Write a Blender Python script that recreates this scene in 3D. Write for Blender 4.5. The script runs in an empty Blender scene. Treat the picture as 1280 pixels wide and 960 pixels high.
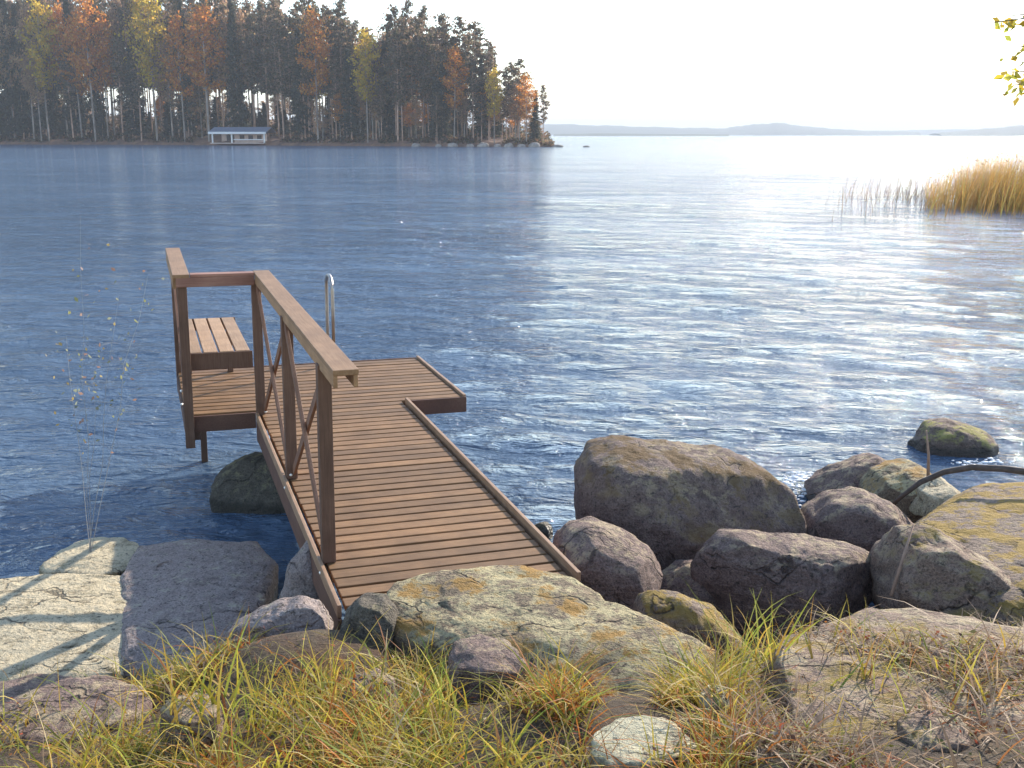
import bpy, bmesh, math, random
import numpy as np
from mathutils import Vector, Matrix
from mathutils.bvhtree import BVHTree
random.seed(7); rng = np.random.default_rng(7)
scene = bpy.context.scene
COL = scene.collection
R = math.radians

# ------------------------------------------------------------------ camera, sky, sun, exposure
F = 1372.0; PITCH = 0.2236; DECKZ = 0.70; CAMZ = DECKZ + 2.188
SUN_AZ, SUN_EL = R(36), R(24)          # sun is ahead and to the right of the view
cam_d = bpy.data.cameras.new('camera'); cam = bpy.data.objects.new('camera', cam_d); COL.objects.link(cam)
cam.location = (0, 0, CAMZ); cam.rotation_euler = (math.pi/2 - PITCH, 0, 0)
cam_d.sensor_width = 36; cam_d.lens = 36*F/1280; cam_d.clip_start = 0.05; cam_d.clip_end = 30000
scene.camera = cam
scene.render.engine = 'CYCLES'
w = bpy.data.worlds.new('World'); scene.world = w; w.use_nodes = True
nt = w.node_tree; bg = nt.nodes['Background']
sky = nt.nodes.new('ShaderNodeTexSky'); sky.sky_type = 'NISHITA'; sky.sun_disc = False
sky.sun_elevation = SUN_EL; sky.sun_rotation = SUN_AZ
sky.altitude = 100; sky.air_density = 1.0; sky.dust_density = .35; sky.ozone_density = 1.0
nt.links.new(sky.outputs[0], bg.inputs[0]); bg.inputs[1].default_value = 0.15
sd = bpy.data.lights.new('sun', 'SUN'); sd.energy = 3.7; sd.angle = R(0.6); sd.color = (1.0, 0.90, 0.76)
sun = bpy.data.objects.new('sun', sd); COL.objects.link(sun)
sdir = Vector((math.sin(SUN_AZ)*math.cos(SUN_EL), math.cos(SUN_AZ)*math.cos(SUN_EL), math.sin(SUN_EL)))
sun.rotation_euler = sdir.to_track_quat('Z', 'Y').to_euler(); sun.location = (20, 30, 20)
vs = scene.view_settings; vs.view_transform = 'Standard'; vs.look = 'None'; vs.gamma = 1; vs.exposure = 1.32
scene.cycles.max_bounces = 6

# ------------------------------------------------------------------ helpers
def ray(px, py):
    xr = (px-640)/F; up = (480-py)/F; c, s = math.cos(PITCH), math.sin(PITCH)
    return Vector((xr, c + up*s, -s + up*c))
def at(px, py, z=0.0):
    d = ray(px, py); t = (z-CAMZ)/d.z
    return Vector((d.x*t, d.y*t, z))
def atY(px, py, Y):
    d = ray(px, py); t = Y/d.y
    return Vector((d.x*t, Y, CAMZ + d.z*t))

def tag(o, label=None, cat=None, group=None, kind=None):
    if label: o['label'] = label
    if cat: o['category'] = cat
    if group: o['group'] = group
    if kind: o['kind'] = kind
    return o
def empty(name, loc=(0, 0, 0), rot=(0, 0, 0), **k):
    o = bpy.data.objects.new(name, None); COL.objects.link(o); o.location = loc; o.rotation_euler = rot
    o.empty_display_size = .2
    return tag(o, **k)
def mesh_obj(name, V, Fc, mat, parent=None, loc=(0, 0, 0), smooth=False, colors=None, mats=None, midx=None):
    """V (n,3) array, Fc (m,k) int array or list of index tuples"""
    me = bpy.data.meshes.new(name)
    V = np.asarray(V, dtype=np.float32)
    if isinstance(Fc, np.ndarray):
        n, k = Fc.shape
        me.vertices.add(len(V)); me.vertices.foreach_set('co', V.ravel())
        me.loops.add(n*k); me.loops.foreach_set('vertex_index', Fc.astype(np.int32).ravel())
        me.polygons.add(n); me.polygons.foreach_set('loop_start', np.arange(0, n*k, k, dtype=np.int32))
        me.polygons.foreach_set('loop_total', np.full(n, k, dtype=np.int32))
    else:
        me.from_pydata([tuple(v) for v in V], [], Fc)
    me.update(calc_edges=True)
    if colors is not None:
        a = me.color_attributes.new('tint', 'FLOAT_COLOR', 'POINT')
        c = np.ones((len(V), 4), dtype=np.float32); c[:, :3] = colors; a.data.foreach_set('color', c.ravel())
    if smooth: me.polygons.foreach_set('use_smooth', np.ones(len(me.polygons), dtype=bool))
    me.validate(); me.update()
    if mat: me.materials.append(mat)
    o = bpy.data.objects.new(name, me); COL.objects.link(o); o.location = loc
    if parent: o.parent = parent
    return o
class MB:
    """collects boxes and tubes into one mesh"""
    def __init__(s): s.v = []; s.f = []
    def box(s, a, b, jit=0):
        x0, y0, z0 = a; x1, y1, z1 = b; n = len(s.v)
        for x, y, z in ((x0,y0,z0),(x1,y0,z0),(x1,y1,z0),(x0,y1,z0),(x0,y0,z1),(x1,y0,z1),(x1,y1,z1),(x0,y1,z1)):
            s.v.append((x+random.uniform(-jit,jit), y+random.uniform(-jit,jit), z+random.uniform(-jit,jit)))
        for q in ((0,3,2,1),(4,5,6,7),(0,1,5,4),(1,2,6,5),(2,3,7,6),(3,0,4,7)): s.f.append(tuple(n+i for i in q))
        return s
    def bar(s, p, q, wx, wy, side=(1, 0, 0)):
        """rectangular bar from p to q"""
        p, q = Vector(p), Vector(q); d = (q-p).normalized(); a = Vector(side); a = (a - d*a.dot(d)).normalized(); b = d.cross(a); n = len(s.v)
        for c in (p, q):
            for i, j in ((-1,-1),(1,-1),(1,1),(-1,1)): s.v.append(tuple(c + a*i*wx/2 + b*j*wy/2))
        for f in ((0,3,2,1),(4,5,6,7),(0,1,5,4),(1,2,6,5),(2,3,7,6),(3,0,4,7)): s.f.append(tuple(n+i for i in f))
        return s
    def tube(s, pts, rad, seg=8):
        pts = [Vector(p) for p in pts]; n0 = len(s.v); m = len(pts)
        rad = rad if hasattr(rad, '__len__') else [rad]*m
        up = Vector((0.13, 0.31, 0.94))
        for i, p in enumerate(pts):
            d = (pts[min(i+1, m-1)] - pts[max(i-1, 0)]).normalized(); a = d.cross(up)
            if a.length < 1e-3: a = d.cross(Vector((1, 0, 0)))
            a.normalize(); b = d.cross(a)
            for k in range(seg):
                t = 2*math.pi*k/seg; s.v.append(tuple(p + (a*math.cos(t) + b*math.sin(t))*rad[i]))
        for i in range(m-1):
            for k in range(seg):
                k2 = (k+1) % seg; s.f.append((n0+i*seg+k, n0+i*seg+k2, n0+(i+1)*seg+k2, n0+(i+1)*seg+k))
        s.f.append(tuple(n0+k for k in range(seg))[::-1]); s.f.append(tuple(n0+(m-1)*seg+k for k in range(seg)))
        return s
    def build(s, name, mat, parent=None, bevel=0.0, smooth=False, loc=(0,0,0)):
        o = mesh_obj(name, s.v, s.f, mat, parent, loc, smooth)
        if bevel:
            m = o.modifiers.new('b', 'BEVEL'); m.width = bevel; m.segments = 2; m.limit_method = 'ANGLE'
        return o

# vectorised gradient noise
_perm = np.random.default_rng(3).permutation(4096)
_grad = np.random.default_rng(4).normal(size=(4096, 3)); _grad /= np.linalg.norm(_grad, axis=1)[:, None]
def pn(P):
    P = np.asarray(P, float); I = np.floor(P).astype(int); f = P-I; u = f*f*f*(f*(f*6-15)+10); out = 0
    for dx in (0, 1):
        for dy in (0, 1):
            for dz in (0, 1):
                h = _perm[(_perm[(_perm[(I[:,0]+dx) & 4095] + I[:,1]+dy) & 4095] + I[:,2]+dz) & 4095]
                g = _grad[h]; d = f-np.array([dx, dy, dz])
                wgt = (u[:,0] if dx else 1-u[:,0])*(u[:,1] if dy else 1-u[:,1])*(u[:,2] if dz else 1-u[:,2])
                out = out + wgt*(g*d).sum(1)
    return out
def fbm(P, oct=4, rough=.5):
    P = np.asarray(P, float); s = 0; a = 1
    for i in range(oct): s = s + a*pn(P + 17.3*i); P = P*2.03; a *= rough
    return s

# ------------------------------------------------------------------ materials
def new_mat(name):
    m = bpy.data.materials.new(name); m.use_nodes = True; n = m.node_tree
    return m, n, n.nodes['Principled BSDF'], n.nodes, n.links
def noise(N, L, vec, scale, detail=4, rough=.55, dist=0):
    t = N.new('ShaderNodeTexNoise'); t.inputs['Scale'].default_value = scale; t.inputs['Detail'].default_value = detail
    t.inputs['Roughness'].default_value = rough; t.inputs['Distortion'].default_value = dist
    if vec: L.new(vec, t.inputs['Vector'])
    return t.outputs['Fac']
def ramp(N, L, fac, stops):
    r = N.new('ShaderNodeValToRGB'); L.new(fac, r.inputs[0]); e = r.color_ramp.elements
    while len(e) < len(stops): e.new(.5)
    for i, (p, c) in enumerate(stops):
        e[i].position = p; e[i].color = (*c, 1) if hasattr(c, '__len__') else (c, c, c, 1)
    return r.outputs[0]
def mix(N, L, fac, a, b, mode='MIX'):
    m = N.new('ShaderNodeMix'); m.data_type = 'RGBA'; m.blend_type = mode
    for s, v in ((m.inputs[0], fac), (m.inputs[6], a), (m.inputs[7], b)):
        if hasattr(v, 'links'): L.new(v, s)
        elif hasattr(v, '__len__'): s.default_value = (*v, 1)
        else: s.default_value = v
    return m.outputs[2]
def math_(N, L, op, a, b=None, clamp=False):
    m = N.new('ShaderNodeMath'); m.operation = op; m.use_clamp = clamp
    for s, v in ((m.inputs[0], a), (m.inputs[1], b)):
        if v is None: continue
        if hasattr(v, 'links'): L.new(v, s)
        else: s.default_value = v
    return m.outputs[0]
def bump(N, L, h, strength, dist, nrm=None):
    b = N.new('ShaderNodeBump'); b.inputs['Strength'].default_value = strength; b.inputs['Distance'].default_value = dist
    L.new(h, b.inputs['Height'])
    if nrm: L.new(nrm, b.inputs['Normal'])
    return b.outputs[0]
def pos(N): return N.new('ShaderNodeNewGeometry').outputs['Position']

def rock_mat(name, c1, c2, lichen=(.42,.40,.25), lich=.45, moss=(.16,.15,.03), mossamt=.0, fine=1.0):
    """c1/c2 stone colours; lichen and moss grow in patches on the upward faces"""
    m, n, B, N, L = new_mat(name); g = N.new('ShaderNodeNewGeometry'); P = g.outputs['Position']
    big = noise(N, L, P, 2.2, 6, .6); mid = noise(N, L, P, 14, 6, .65); sm = noise(N, L, P, 90, 4, .7)
    col = ramp(N, L, mid, [(.3, c1), (.68, c2)])
    col = mix(N, L, ramp(N, L, sm, [(.35, 0), (.62, 1)]), mix(N, L, 1.0, col, (.45,.45,.47), 'MULTIPLY'), col)
    col = mix(N, L, ramp(N, L, noise(N, L, P, 5, 5, .7), [(.55, 0), (.7, .6)]), col, tuple(x*.45 for x in c1))
    sep = N.new('ShaderNodeSeparateXYZ'); L.new(g.outputs['Normal'], sep.inputs[0])
    upr = ramp(N, L, sep.outputs[2], [(.35, 0), (.75, 1)])
    lf = ramp(N, L, noise(N, L, P, 9, 8, .75), [(.62-lich*.45, 0), (.70-lich*.4, 1)])
    lf = math_(N, L, 'MULTIPLY', lf, upr)
    col = mix(N, L, lf, col, mix(N, L, sm, tuple(x*.72 for x in lichen), tuple(min(1, x*1.25) for x in lichen)))
    spk = ramp(N, L, noise(N, L, P, 38, 5, .7), [(.56, 0), (.64, 1)])
    col = mix(N, L, math_(N, L, 'MULTIPLY', spk, .85), col, (.06,.05,.04))
    if mossamt > 0:
        mf = ramp(N, L, noise(N, L, P, 4.5, 8, .72), [(.66-mossamt*.4, 0), (.72-mossamt*.4, 1)])
        mf = math_(N, L, 'MULTIPLY', mf, upr)
        col = mix(N, L, mf, col, mix(N, L, mid, moss, tuple(x*1.9 for x in moss)))
    vd = N.new('ShaderNodeVectorMath'); vd.operation = 'ADD'; L.new(P, vd.inputs[0])
    wn = N.new('ShaderNodeTexNoise'); wn.inputs['Scale'].default_value = 2.5; wn.inputs['Detail'].default_value = 5; L.new(P, wn.inputs['Vector'])
    sc_ = N.new('ShaderNodeVectorMath'); sc_.operation = 'SCALE'; L.new(wn.outputs['Color'], sc_.inputs[0]); sc_.inputs['Scale'].default_value = .55; L.new(sc_.outputs[0], vd.inputs[1])
    mpc = N.new('ShaderNodeMapping'); mpc.inputs['Rotation'].default_value = (.3, .2, .5); mpc.inputs['Scale'].default_value = (1, 2.1, 2.6); L.new(vd.outputs[0], mpc.inputs[0])
    vo = N.new('ShaderNodeTexVoronoi'); vo.feature = 'DISTANCE_TO_EDGE'; vo.inputs['Scale'].default_value = 1.15; L.new(mpc.outputs[0], vo.inputs['Vector'])
    crack = ramp(N, L, math_(N, L, 'ADD', vo.outputs['Distance'], math_(N, L, 'MULTIPLY', mid, .05)), [(.028, 1), (.045, 0)])
    crk = math_(N, L, 'MULTIPLY', crack, ramp(N, L, big, [(.45, 0), (.6, 1)]))
    col = mix(N, L, math_(N, L, 'MULTIPLY', crk, .75), col, (.04,.03,.028))
    sz = N.new('ShaderNodeSeparateXYZ'); L.new(P, sz.inputs[0])
    wet = ramp(N, L, math_(N, L, 'ADD', sz.outputs[2], math_(N, L, 'MULTIPLY', mid, .06)), [(.085, 1), (.125, 0)])
    col = mix(N, L, math_(N, L, 'MULTIPLY', wet, .7), col, (.035,.03,.022))
    L.new(col, B.inputs['Base Color']); L.new(math_(N, L, 'MULTIPLY_ADD', wet, -.6), B.inputs['Roughness']); B.inputs['Roughness'].links[0].from_node.inputs[2].default_value = .88
    B.inputs['Specular IOR Level'].default_value = .3
    lay = N.new('ShaderNodeMapping'); lay.inputs['Rotation'].default_value = (.15, .1, .4); lay.inputs['Scale'].default_value = (1.2, 5, 9); L.new(P, lay.inputs[0])
    h = math_(N, L, 'ADD', math_(N, L, 'MULTIPLY', mid, 1.0), math_(N, L, 'MULTIPLY', sm, .35))
    h = math_(N, L, 'ADD', h, math_(N, L, 'MULTIPLY', noise(N, L, lay.outputs[0], 2.0, 5, .6), .8))
    h = math_(N, L, 'SUBTRACT', h, math_(N, L, 'MULTIPLY', crk, .6))
    L.new(bump(N, L, h, 1.0*fine, .05), B.inputs['Normal'])
    return m
def wood_mat(name, c1, c2, rough=.75, axis='x'):
    m, n, B, N, L = new_mat(name); tc = N.new('ShaderNodeTexCoord').outputs['Object']
    mp = N.new('ShaderNodeMapping'); L.new(tc, mp.inputs[0])
    mp.inputs['Scale'].default_value = {'x': (3, 60, 60), 'y': (60, 3, 60), 'z': (60, 60, 3)}[axis]
    gr = noise(N, L, mp.outputs[0], 1.6, 5, .65, .4); bl = noise(N, L, tc, 5, 5, .6); pl = noise(N, L, tc, 1.3, 2)
    col = ramp(N, L, gr, [(.3, c1), (.7, c2)])
    col = mix(N, L, ramp(N, L, bl, [(.35, .55), (.7, 0)]), col, tuple(x*.6 for x in c1))
    rnd = N.new('ShaderNodeNewGeometry').outputs['Random Per Island']
    hs = N.new('ShaderNodeHueSaturation'); L.new(col, hs.inputs['Color']); L.new(math_(N, L, 'MULTIPLY_ADD', rnd, .5), hs.inputs['Value'])
    hs.inputs['Value'].links[0].from_node.inputs[2].default_value = .75
    L.new(hs.outputs[0], B.inputs['Base Color']); B.inputs['Roughness'].default_value = rough
    B.inputs['Specular IOR Level'].default_value = .35
    L.new(bump(N, L, gr, .5, .004), B.inputs['Normal'])
    return m
def leaf_mat(name, rough=.7, trans=.35, sat=1.0):
    m, n, B, N, L = new_mat(name)
    a = N.new('ShaderNodeAttribute'); a.attribute_name = 'tint'
    L.new(a.outputs['Color'], B.inputs['Base Color']); B.inputs['Roughness'].default_value = rough
    B.inputs['Specular IOR Level'].default_value = .25
    if trans:
        t = N.new('ShaderNodeBsdfTranslucent'); L.new(a.outputs['Color'], t.inputs[0])
        x = N.new('ShaderNodeMixShader'); x.inputs[0].default_value = trans
        L.new(B.outputs[0], x.inputs[1]); L.new(t.outputs[0], x.inputs[2]); L.new(x.outputs[0], N['Material Output'].inputs[0])
    return m
def plain(name, c, rough=.6, metal=0, var=.25, scale=8):
    m, n, B, N, L = new_mat(name)
    f = noise(N, L, pos(N), scale, 5, .6)
    L.new(ramp(N, L, f, [(.3, tuple(x*(1-var) for x in c)), (.7, tuple(min(1, x*(1+var)) for x in c))]), B.inputs['Base Color'])
    B.inputs['Roughness'].default_value = rough; B.inputs['Metallic'].default_value = metal
    return m

M_deck = wood_mat('deck_wood', (.17,.082,.031), (.32,.176,.078), .7, 'x')
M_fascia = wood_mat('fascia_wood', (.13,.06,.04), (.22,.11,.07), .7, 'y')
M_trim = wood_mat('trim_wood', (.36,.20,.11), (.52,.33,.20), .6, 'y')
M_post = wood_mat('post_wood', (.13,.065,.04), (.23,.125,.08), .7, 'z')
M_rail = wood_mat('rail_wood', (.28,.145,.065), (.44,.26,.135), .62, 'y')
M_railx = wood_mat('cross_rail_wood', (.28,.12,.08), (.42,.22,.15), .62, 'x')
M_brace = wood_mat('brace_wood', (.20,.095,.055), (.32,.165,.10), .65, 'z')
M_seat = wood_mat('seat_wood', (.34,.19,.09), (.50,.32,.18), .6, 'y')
M_steel = plain('brushed_steel', (.42,.38,.35), .42, 1.0, .1)
M_bolt = plain('bolt_steel', (.75,.72,.68), .35, .8, .05)

# ------------------------------------------------------------------ water
def build_water():
    m, n, B, N, L = new_mat('lake_water')
    P = pos(N)
    B.inputs['Base Color'].default_value = (.082, .130, .202, 1); B.inputs['Roughness'].default_value = .07
    B.inputs['IOR'].default_value = 1.333; B.inputs['Specular IOR Level'].default_value = .5
    mp = N.new('ShaderNodeMapping'); mp.inputs['Rotation'].default_value = (0, 0, R(12)); mp.inputs['Scale'].default_value = (.62, 1.25, 1); L.new(P, mp.inputs[0])
    v = mp.outputs[0]
    h = math_(N, L, 'ADD', math_(N, L, 'MULTIPLY', noise(N, L, v, 3.4, 3, .55, .6), 1.0), math_(N, L, 'MULTIPLY', noise(N, L, v, 12, 4, .6, .4), .42))
    h2 = math_(N, L, 'ADD', h, math_(N, L, 'MULTIPLY', noise(N, L, v, .9, 2, .5), 1.6))
    cd_ = N.new('ShaderNodeVectorMath'); cd_.operation = 'LENGTH'; L.new(P, cd_.inputs[0])
    far = ramp(N, L, math_(N, L, 'MULTIPLY', cd_.outputs['Value'], 1/120), [(.03, 0), (.8, 1)])
    h3 = math_(N, L, 'ADD', h2, math_(N, L, 'MULTIPLY', math_(N, L, 'MULTIPLY', noise(N, L, v, .33, 4, .6), 6.0), far))
    gust = ramp(N, L, noise(N, L, v, .07, 3, .6), [(.35, .55), (.62, 1.25)])
    L.new(bump(N, L, math_(N, L, 'MULTIPLY', h3, gust), 1.0, .23), B.inputs['Normal'])
    L.new(math_(N, L, 'MULTIPLY_ADD', far, .07), B.inputs['Roughness']); B.inputs['Roughness'].links[0].from_node.inputs[2].default_value = .035
    # polar sheet around the viewer's shore, real waves near, bump beyond
    rs = np.concatenate([np.linspace(.5, 3.5, 4), 3.8*np.exp(np.linspace(0, math.log(60/3.8), 520)), 60*np.exp(np.linspace(.02, math.log(11500/60), 90))])
    th = np.linspace(-R(78), R(78), 560)
    RR, TT = np.meshgrid(rs, th, indexing='ij'); X = RR*np.sin(TT); Y = RR*np.cos(TT)-.4
    Z = np.zeros_like(X); r2 = np.random.default_rng(11)
    for i in range(46):
        lam = .20*1.08**i; a = R(195) + r2.normal()*.62; k = 2*math.pi/lam
        amp = .0058*lam**.62*(1 if lam < 2.5 else .6)*math.exp(-lam/5.0)
        fade = np.clip((lam*14/ (RR+.01)) , 0, 1)**1.0
        ph = r2.uniform(0, 6.28); s = np.sin(k*(X*math.sin(a)+Y*math.cos(a)) + ph)
        Z += amp*fade*(s*.75 + .35*(1-2*np.abs(np.sin(.5*(k*(X*math.sin(a)+Y*math.cos(a))+ph)))))
    env = .75 + .5*fbm(np.stack([X.ravel()*.12, Y.ravel()*.12, np.zeros(X.size)], 1), 2).reshape(X.shape)
    Z *= env*np.clip((RR-2)/3, .2, 1)
    V = np.stack([X.ravel(), Y.ravel(), Z.ravel()], 1); a, b = X.shape
    i, j = np.meshgrid(np.arange(a-1), np.arange(b-1), indexing='ij'); q = (i*b+j).ravel()
    Fc = np.stack([q, q+1, q+b+1, q+b], 1)[:, ::-1]
    tag(mesh_obj('water', V, Fc, m, smooth=True), kind='structure')
build_water()

# ------------------------------------------------------------------ near shore ground
def gz(x, y):
    x = np.asarray(x, float); y = np.asarray(y, float)
    sh = 5.25 + np.where(x > 0, .22*x, .12*x)          # where the bank meets the lake
    t = (sh-y)
    z = np.where(t > 0, .05 + 1.25*(1-np.exp(-np.clip(t,0,9)/2.0)), .05+.55*np.clip(t, -6, 0))
    z = z + .10*np.exp(-((x-1.5)**2/1.1+(y-3.0)**2/.5)) + .34*np.exp(-((x+.9)**2/.3+(y-4.45)**2/.16)) + .12*np.exp(-((x-.1)**2/.6+(y-3.6)**2/.15))
    z = z + .10*fbm(np.stack([x.ravel()*.8, y.ravel()*.8, x.ravel()*0+5], 1), 4).reshape(x.shape)
    return z
M_soil = None
def build_ground():
    global M_soil
    m, n, B, N, L = new_mat('soil'); P = pos(N)
    a = noise(N, L, P, 7, 8, .7); b = noise(N, L, P, 45, 6, .7); c = noise(N, L, P, 2.5, 4, .6)
    col = ramp(N, L, a, [(.3, (.07,.045,.03)), (.55, (.16,.11,.06)), (.75, (.24,.18,.08))])
    col = mix(N, L, ramp(N, L, b, [(.4, .7), (.6, 0)]), col, (.05,.03,.025))
    col = mix(N, L, ramp(N, L, c, [(.5, 0), (.7, .6)]), col, (.22,.09,.04))
    L.new(col, B.inputs['Base Color']); B.inputs['Roughness'].default_value = .95
    L.new(bump(N, L, b, 1, .05), B.inputs['Normal'])
    M_soil = m
    x = np.linspace(-14, 16, 300); y = np.linspace(-10, 17, 260); X, Y = np.meshgrid(x, y, indexing='ij')
    Z = gz(X, Y) + .03*fbm(np.stack([X.ravel()*4, Y.ravel()*4, X.ravel()*0], 1), 3).reshape(X.shape)
    V = np.stack([X.ravel(), Y.ravel(), Z.ravel()], 1); a_, b_ = X.shape
    i, j = np.meshgrid(np.arange(a_-1), np.arange(b_-1), indexing='ij'); q = (i*b_+j).ravel()
    tag(mesh_obj('ground', V, np.stack([q, q+b_, q+b_+1, q+1], 1), m, smooth=True), kind='structure')
build_ground()

# ------------------------------------------------------------------ rocks
def ico(sub):
    bm = bmesh.new(); bmesh.ops.create_icosphere(bm, subdivisions=sub, radius=1)
    V = np.array([v.co[:] for v in bm.verts]); Fc = np.array([[v.index for v in f.verts] for f in bm.faces]); bm.free()
    return V, Fc
_ICO = {}
def radial(poly, phi):
    """distance from origin to polygon boundary for each angle"""
    out = np.zeros_like(phi); c, s = np.cos(phi), np.sin(phi); n = len(poly); best = np.full(phi.shape, 1e-3)
    for i in range(n):
        ax, ay = poly[i]; bx, by = poly[(i+1) % n]; ex, ey = bx-ax, by-ay
        den = c*ey - s*ex; den = np.where(abs(den) < 1e-9, 1e-9, den)
        t = (ax*ey - ay*ex)/den; u = (ax*s - ay*c)/den
        ok = (t > 0) & (u >= -1e-6) & (u <= 1+1e-6); best = np.where(ok, np.maximum(best, t), best)
    return best
ROCKS = []
def finish_rock(name, P, Fc, mat, seed, rough, label, cat, group, cuts=14, nscale=1.0, flat=False):
    rr = np.random.default_rng(seed*13+1); c0 = P.mean(0)
    for i in range(cuts):
        nv = rr.normal(size=3)
        if flat: nv[2] = abs(nv[2])*.35
        nv /= np.linalg.norm(nv); front = nv[1] < -.55
        hgt = ((P-c0)@nv); dd = hgt.max()*(rr.uniform(.66, .86) if front and not flat else rr.uniform(.86, .96)); ov = np.clip(hgt-dd, 0, None)
        P = P - nv*(ov*.93)[:, None]
    ctr = P.mean(0); size = float(np.ptp(P, axis=0).max())
    d = P-ctr; nd = d/np.maximum(np.linalg.norm(d, axis=1), 1e-6)[:, None]
    q = P*(1.0/size)*2.2*nscale + seed*7.7
    # angular breaks: stepped ridge noise plus fine pitting
    n1 = fbm(q, 3); n2 = 1-np.abs(fbm(q*2.1+31, 4))*2; n3 = fbm(P*7+seed, 5, .6)
    P = P + nd*(size*rough*(n1*.55 + n2*.14))[:, None] + nd*(.022*n3)[:, None]
    base = np.array([ctr[0], ctr[1], P[:, 2].min()])
    o = mesh_obj(name, P-base, Fc, mat, loc=tuple(base), smooth=True)
    tag(o, label, cat, group); ROCKS.append((P, Fc)); return o
def boulder(name, label, out, Y, depth, mat, seed=1, k=.72, rough=.10, sub=5, cat='rock', group=None, lean=0.0, cuts=14):
    """elevation outline read at distance Y, given its own depth; lean slants the front face back"""
    pts = [atY(px, py, Y) for px, py in out]; pts = [(p.x, p.z) for p in pts]
    cx = sum(p[0] for p in pts)/len(pts); cz = (min(p[1] for p in pts)+max(p[1] for p in pts))/2
    if sub not in _ICO: _ICO[sub] = ico(sub)
    V, Fc = _ICO[sub]
    rho = np.sqrt(np.clip(1-V[:,1]**2, 0, 1)); phi = np.arctan2(V[:,2], V[:,0]); Rr = radial([(a-cx, b-cz) for a, b in pts], phi)
    rk = rho**k; by = np.sign(V[:,1])*np.abs(V[:,1])**k
    x = cx + rk*Rr*np.cos(phi); z = cz + rk*Rr*np.sin(phi); y = Y + by*depth/2 + lean*(z-cz)
    return finish_rock(name, np.stack([x, y, z], 1), Fc.copy(), mat, seed, rough, label, cat, group, cuts=cuts)
def slab(name, label, out, z0, thick, mat, seed=1, k=.55, rough=.07, sub=5, cat='rock', group=None, tilt=(0, 0), cuts=14):
    """top outline read on the level z0, thickness downward"""
    pts = [at(px, py, z0) for px, py in out]; pts = [(p.x, p.y) for p in pts]
    cx = sum(p[0] for p in pts)/len(pts); cy = sum(p[1] for p in pts)/len(pts)
    if sub not in _ICO: _ICO[sub] = ico(sub)
    V, Fc = _ICO[sub]
    rho = np.sqrt(np.clip(1-V[:,2]**2, 0, 1)); phi = np.arctan2(V[:,1], V[:,0]); Rr = radial([(a-cx, b-cy) for a, b in pts], phi)
    rk = rho**k; bz = np.sign(V[:,2])*np.abs(V[:,2])**(k*.9); bz = np.where(bz > 0, bz*.36, bz*1.64)
    x = cx + rk*Rr*np.cos(phi); y = cy + rk*Rr*np.sin(phi); z = z0 - thick*.18 + bz*thick/2 + tilt[0]*(x-cx) + tilt[1]*(y-cy)
    return finish_rock(name, np.stack([x, y, z], 1), Fc.copy(), mat, seed, rough, label, cat, group, cuts=cuts, flat=True)

RG_dark = rock_mat('granite_dark', (.21,.14,.115), (.36,.255,.215), (.44,.34,.22), .28)
RG_top = rock_mat('granite_dark_brown_moss', (.18,.12,.10), (.31,.225,.19), (.42,.33,.2), .35, (.10,.06,.025), .42)
RG_mauve = rock_mat('granite_mauve', (.35,.27,.24), (.49,.395,.35), (.46,.40,.30), .15, fine=.8)
RG_lichen = rock_mat('granite_lichen', (.22,.155,.10), (.38,.29,.19), (.52,.44,.25), .42, (.24,.14,.04), .38)
RG_pale = rock_mat('granite_pale', (.46,.37,.21), (.63,.52,.35), (.68,.57,.38), .5)
RG_moss = rock_mat('granite_mossy', (.26,.18,.14), (.38,.29,.22), (.44,.35,.2), .3, (.23,.15,.035), .52)
RG_green = rock_mat('granite_green_moss', (.19,.125,.10), (.29,.21,.16), (.38,.32,.16), .2, (.22,.19,.06), .42)
RG_wet = rock_mat('granite_wet', (.14,.115,.085), (.24,.20,.15), (.28,.24,.14), .2)
RG_fore = rock_mat('granite_foreground', (.27,.175,.13), (.43,.31,.23), (.50,.40,.26), .35, (.20,.14,.045), .38)
RG_white = rock_mat('white_lichen_stone', (.38,.32,.21), (.52,.46,.32), (.60,.55,.38), .6)

boulder('boulder', 'largest dark granite boulder at the water with a flat brown mossy top', [(722,640),(722,592),(738,566),(770,557),(812,562),(850,566),(905,572),(950,586),(985,615),(996,650),(990,720),(900,770),(780,770),(724,740)], 6.9, 1.2, RG_top, 1, .62, .05, 6)
boulder('boulder', 'rounded brown boulder touching the right edge of the dock with a bright rim', [(690,690),(706,664),(735,657),(775,668),(812,690),(826,718),(824,750),(780,800),(700,800),(672,740)], 5.75, .85, RG_dark, 2, .8, .05, 5)
boulder('boulder', 'long low dark boulder in front of the largest one with a thin sunlit crest', [(868,690),(876,672),(930,672),(1010,678),(1070,688),(1112,712),(1110,735),(1060,770),(960,820),(880,800),(866,740)], 5.9, .62, RG_dark, 3, .62, .04, 6)
boulder('boulder', 'small dark rounded stone wedged between the bright rimmed boulder and the long one', [(822,722),(845,706),(880,708),(905,725),(905,800),(830,800)], 6.05, .5, RG_dark, 4, .8, .05, 5)
boulder('boulder', 'grey violet boulder beside the mossy bank with a rounded top', [(998,668),(1010,645),(1040,624),(1075,618),(1110,628),(1140,655),(1150,700),(1140,760),(1010,760),(998,710)], 6.9, .9, RG_dark, 5, .75, .06, 5)
boulder('shore_rock', 'reddish brown pointed rock at the water edge splashed by foam', [(1008,604),(1035,590),(1070,576),(1098,569),(1118,578),(1124,592),(1112,612),(1120,680),(1010,680)], 8.5, .7, RG_dark, 6, .8, .08, 5)
boulder('shore_rock', 'flat lichen topped rock just under the arched branch', [(1084,618),(1100,596),(1125,586),(1150,584),(1172,600),(1180,630),(1100,640)], 7.9, .8, RG_lichen, 7, .6, .06, 5)
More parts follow.
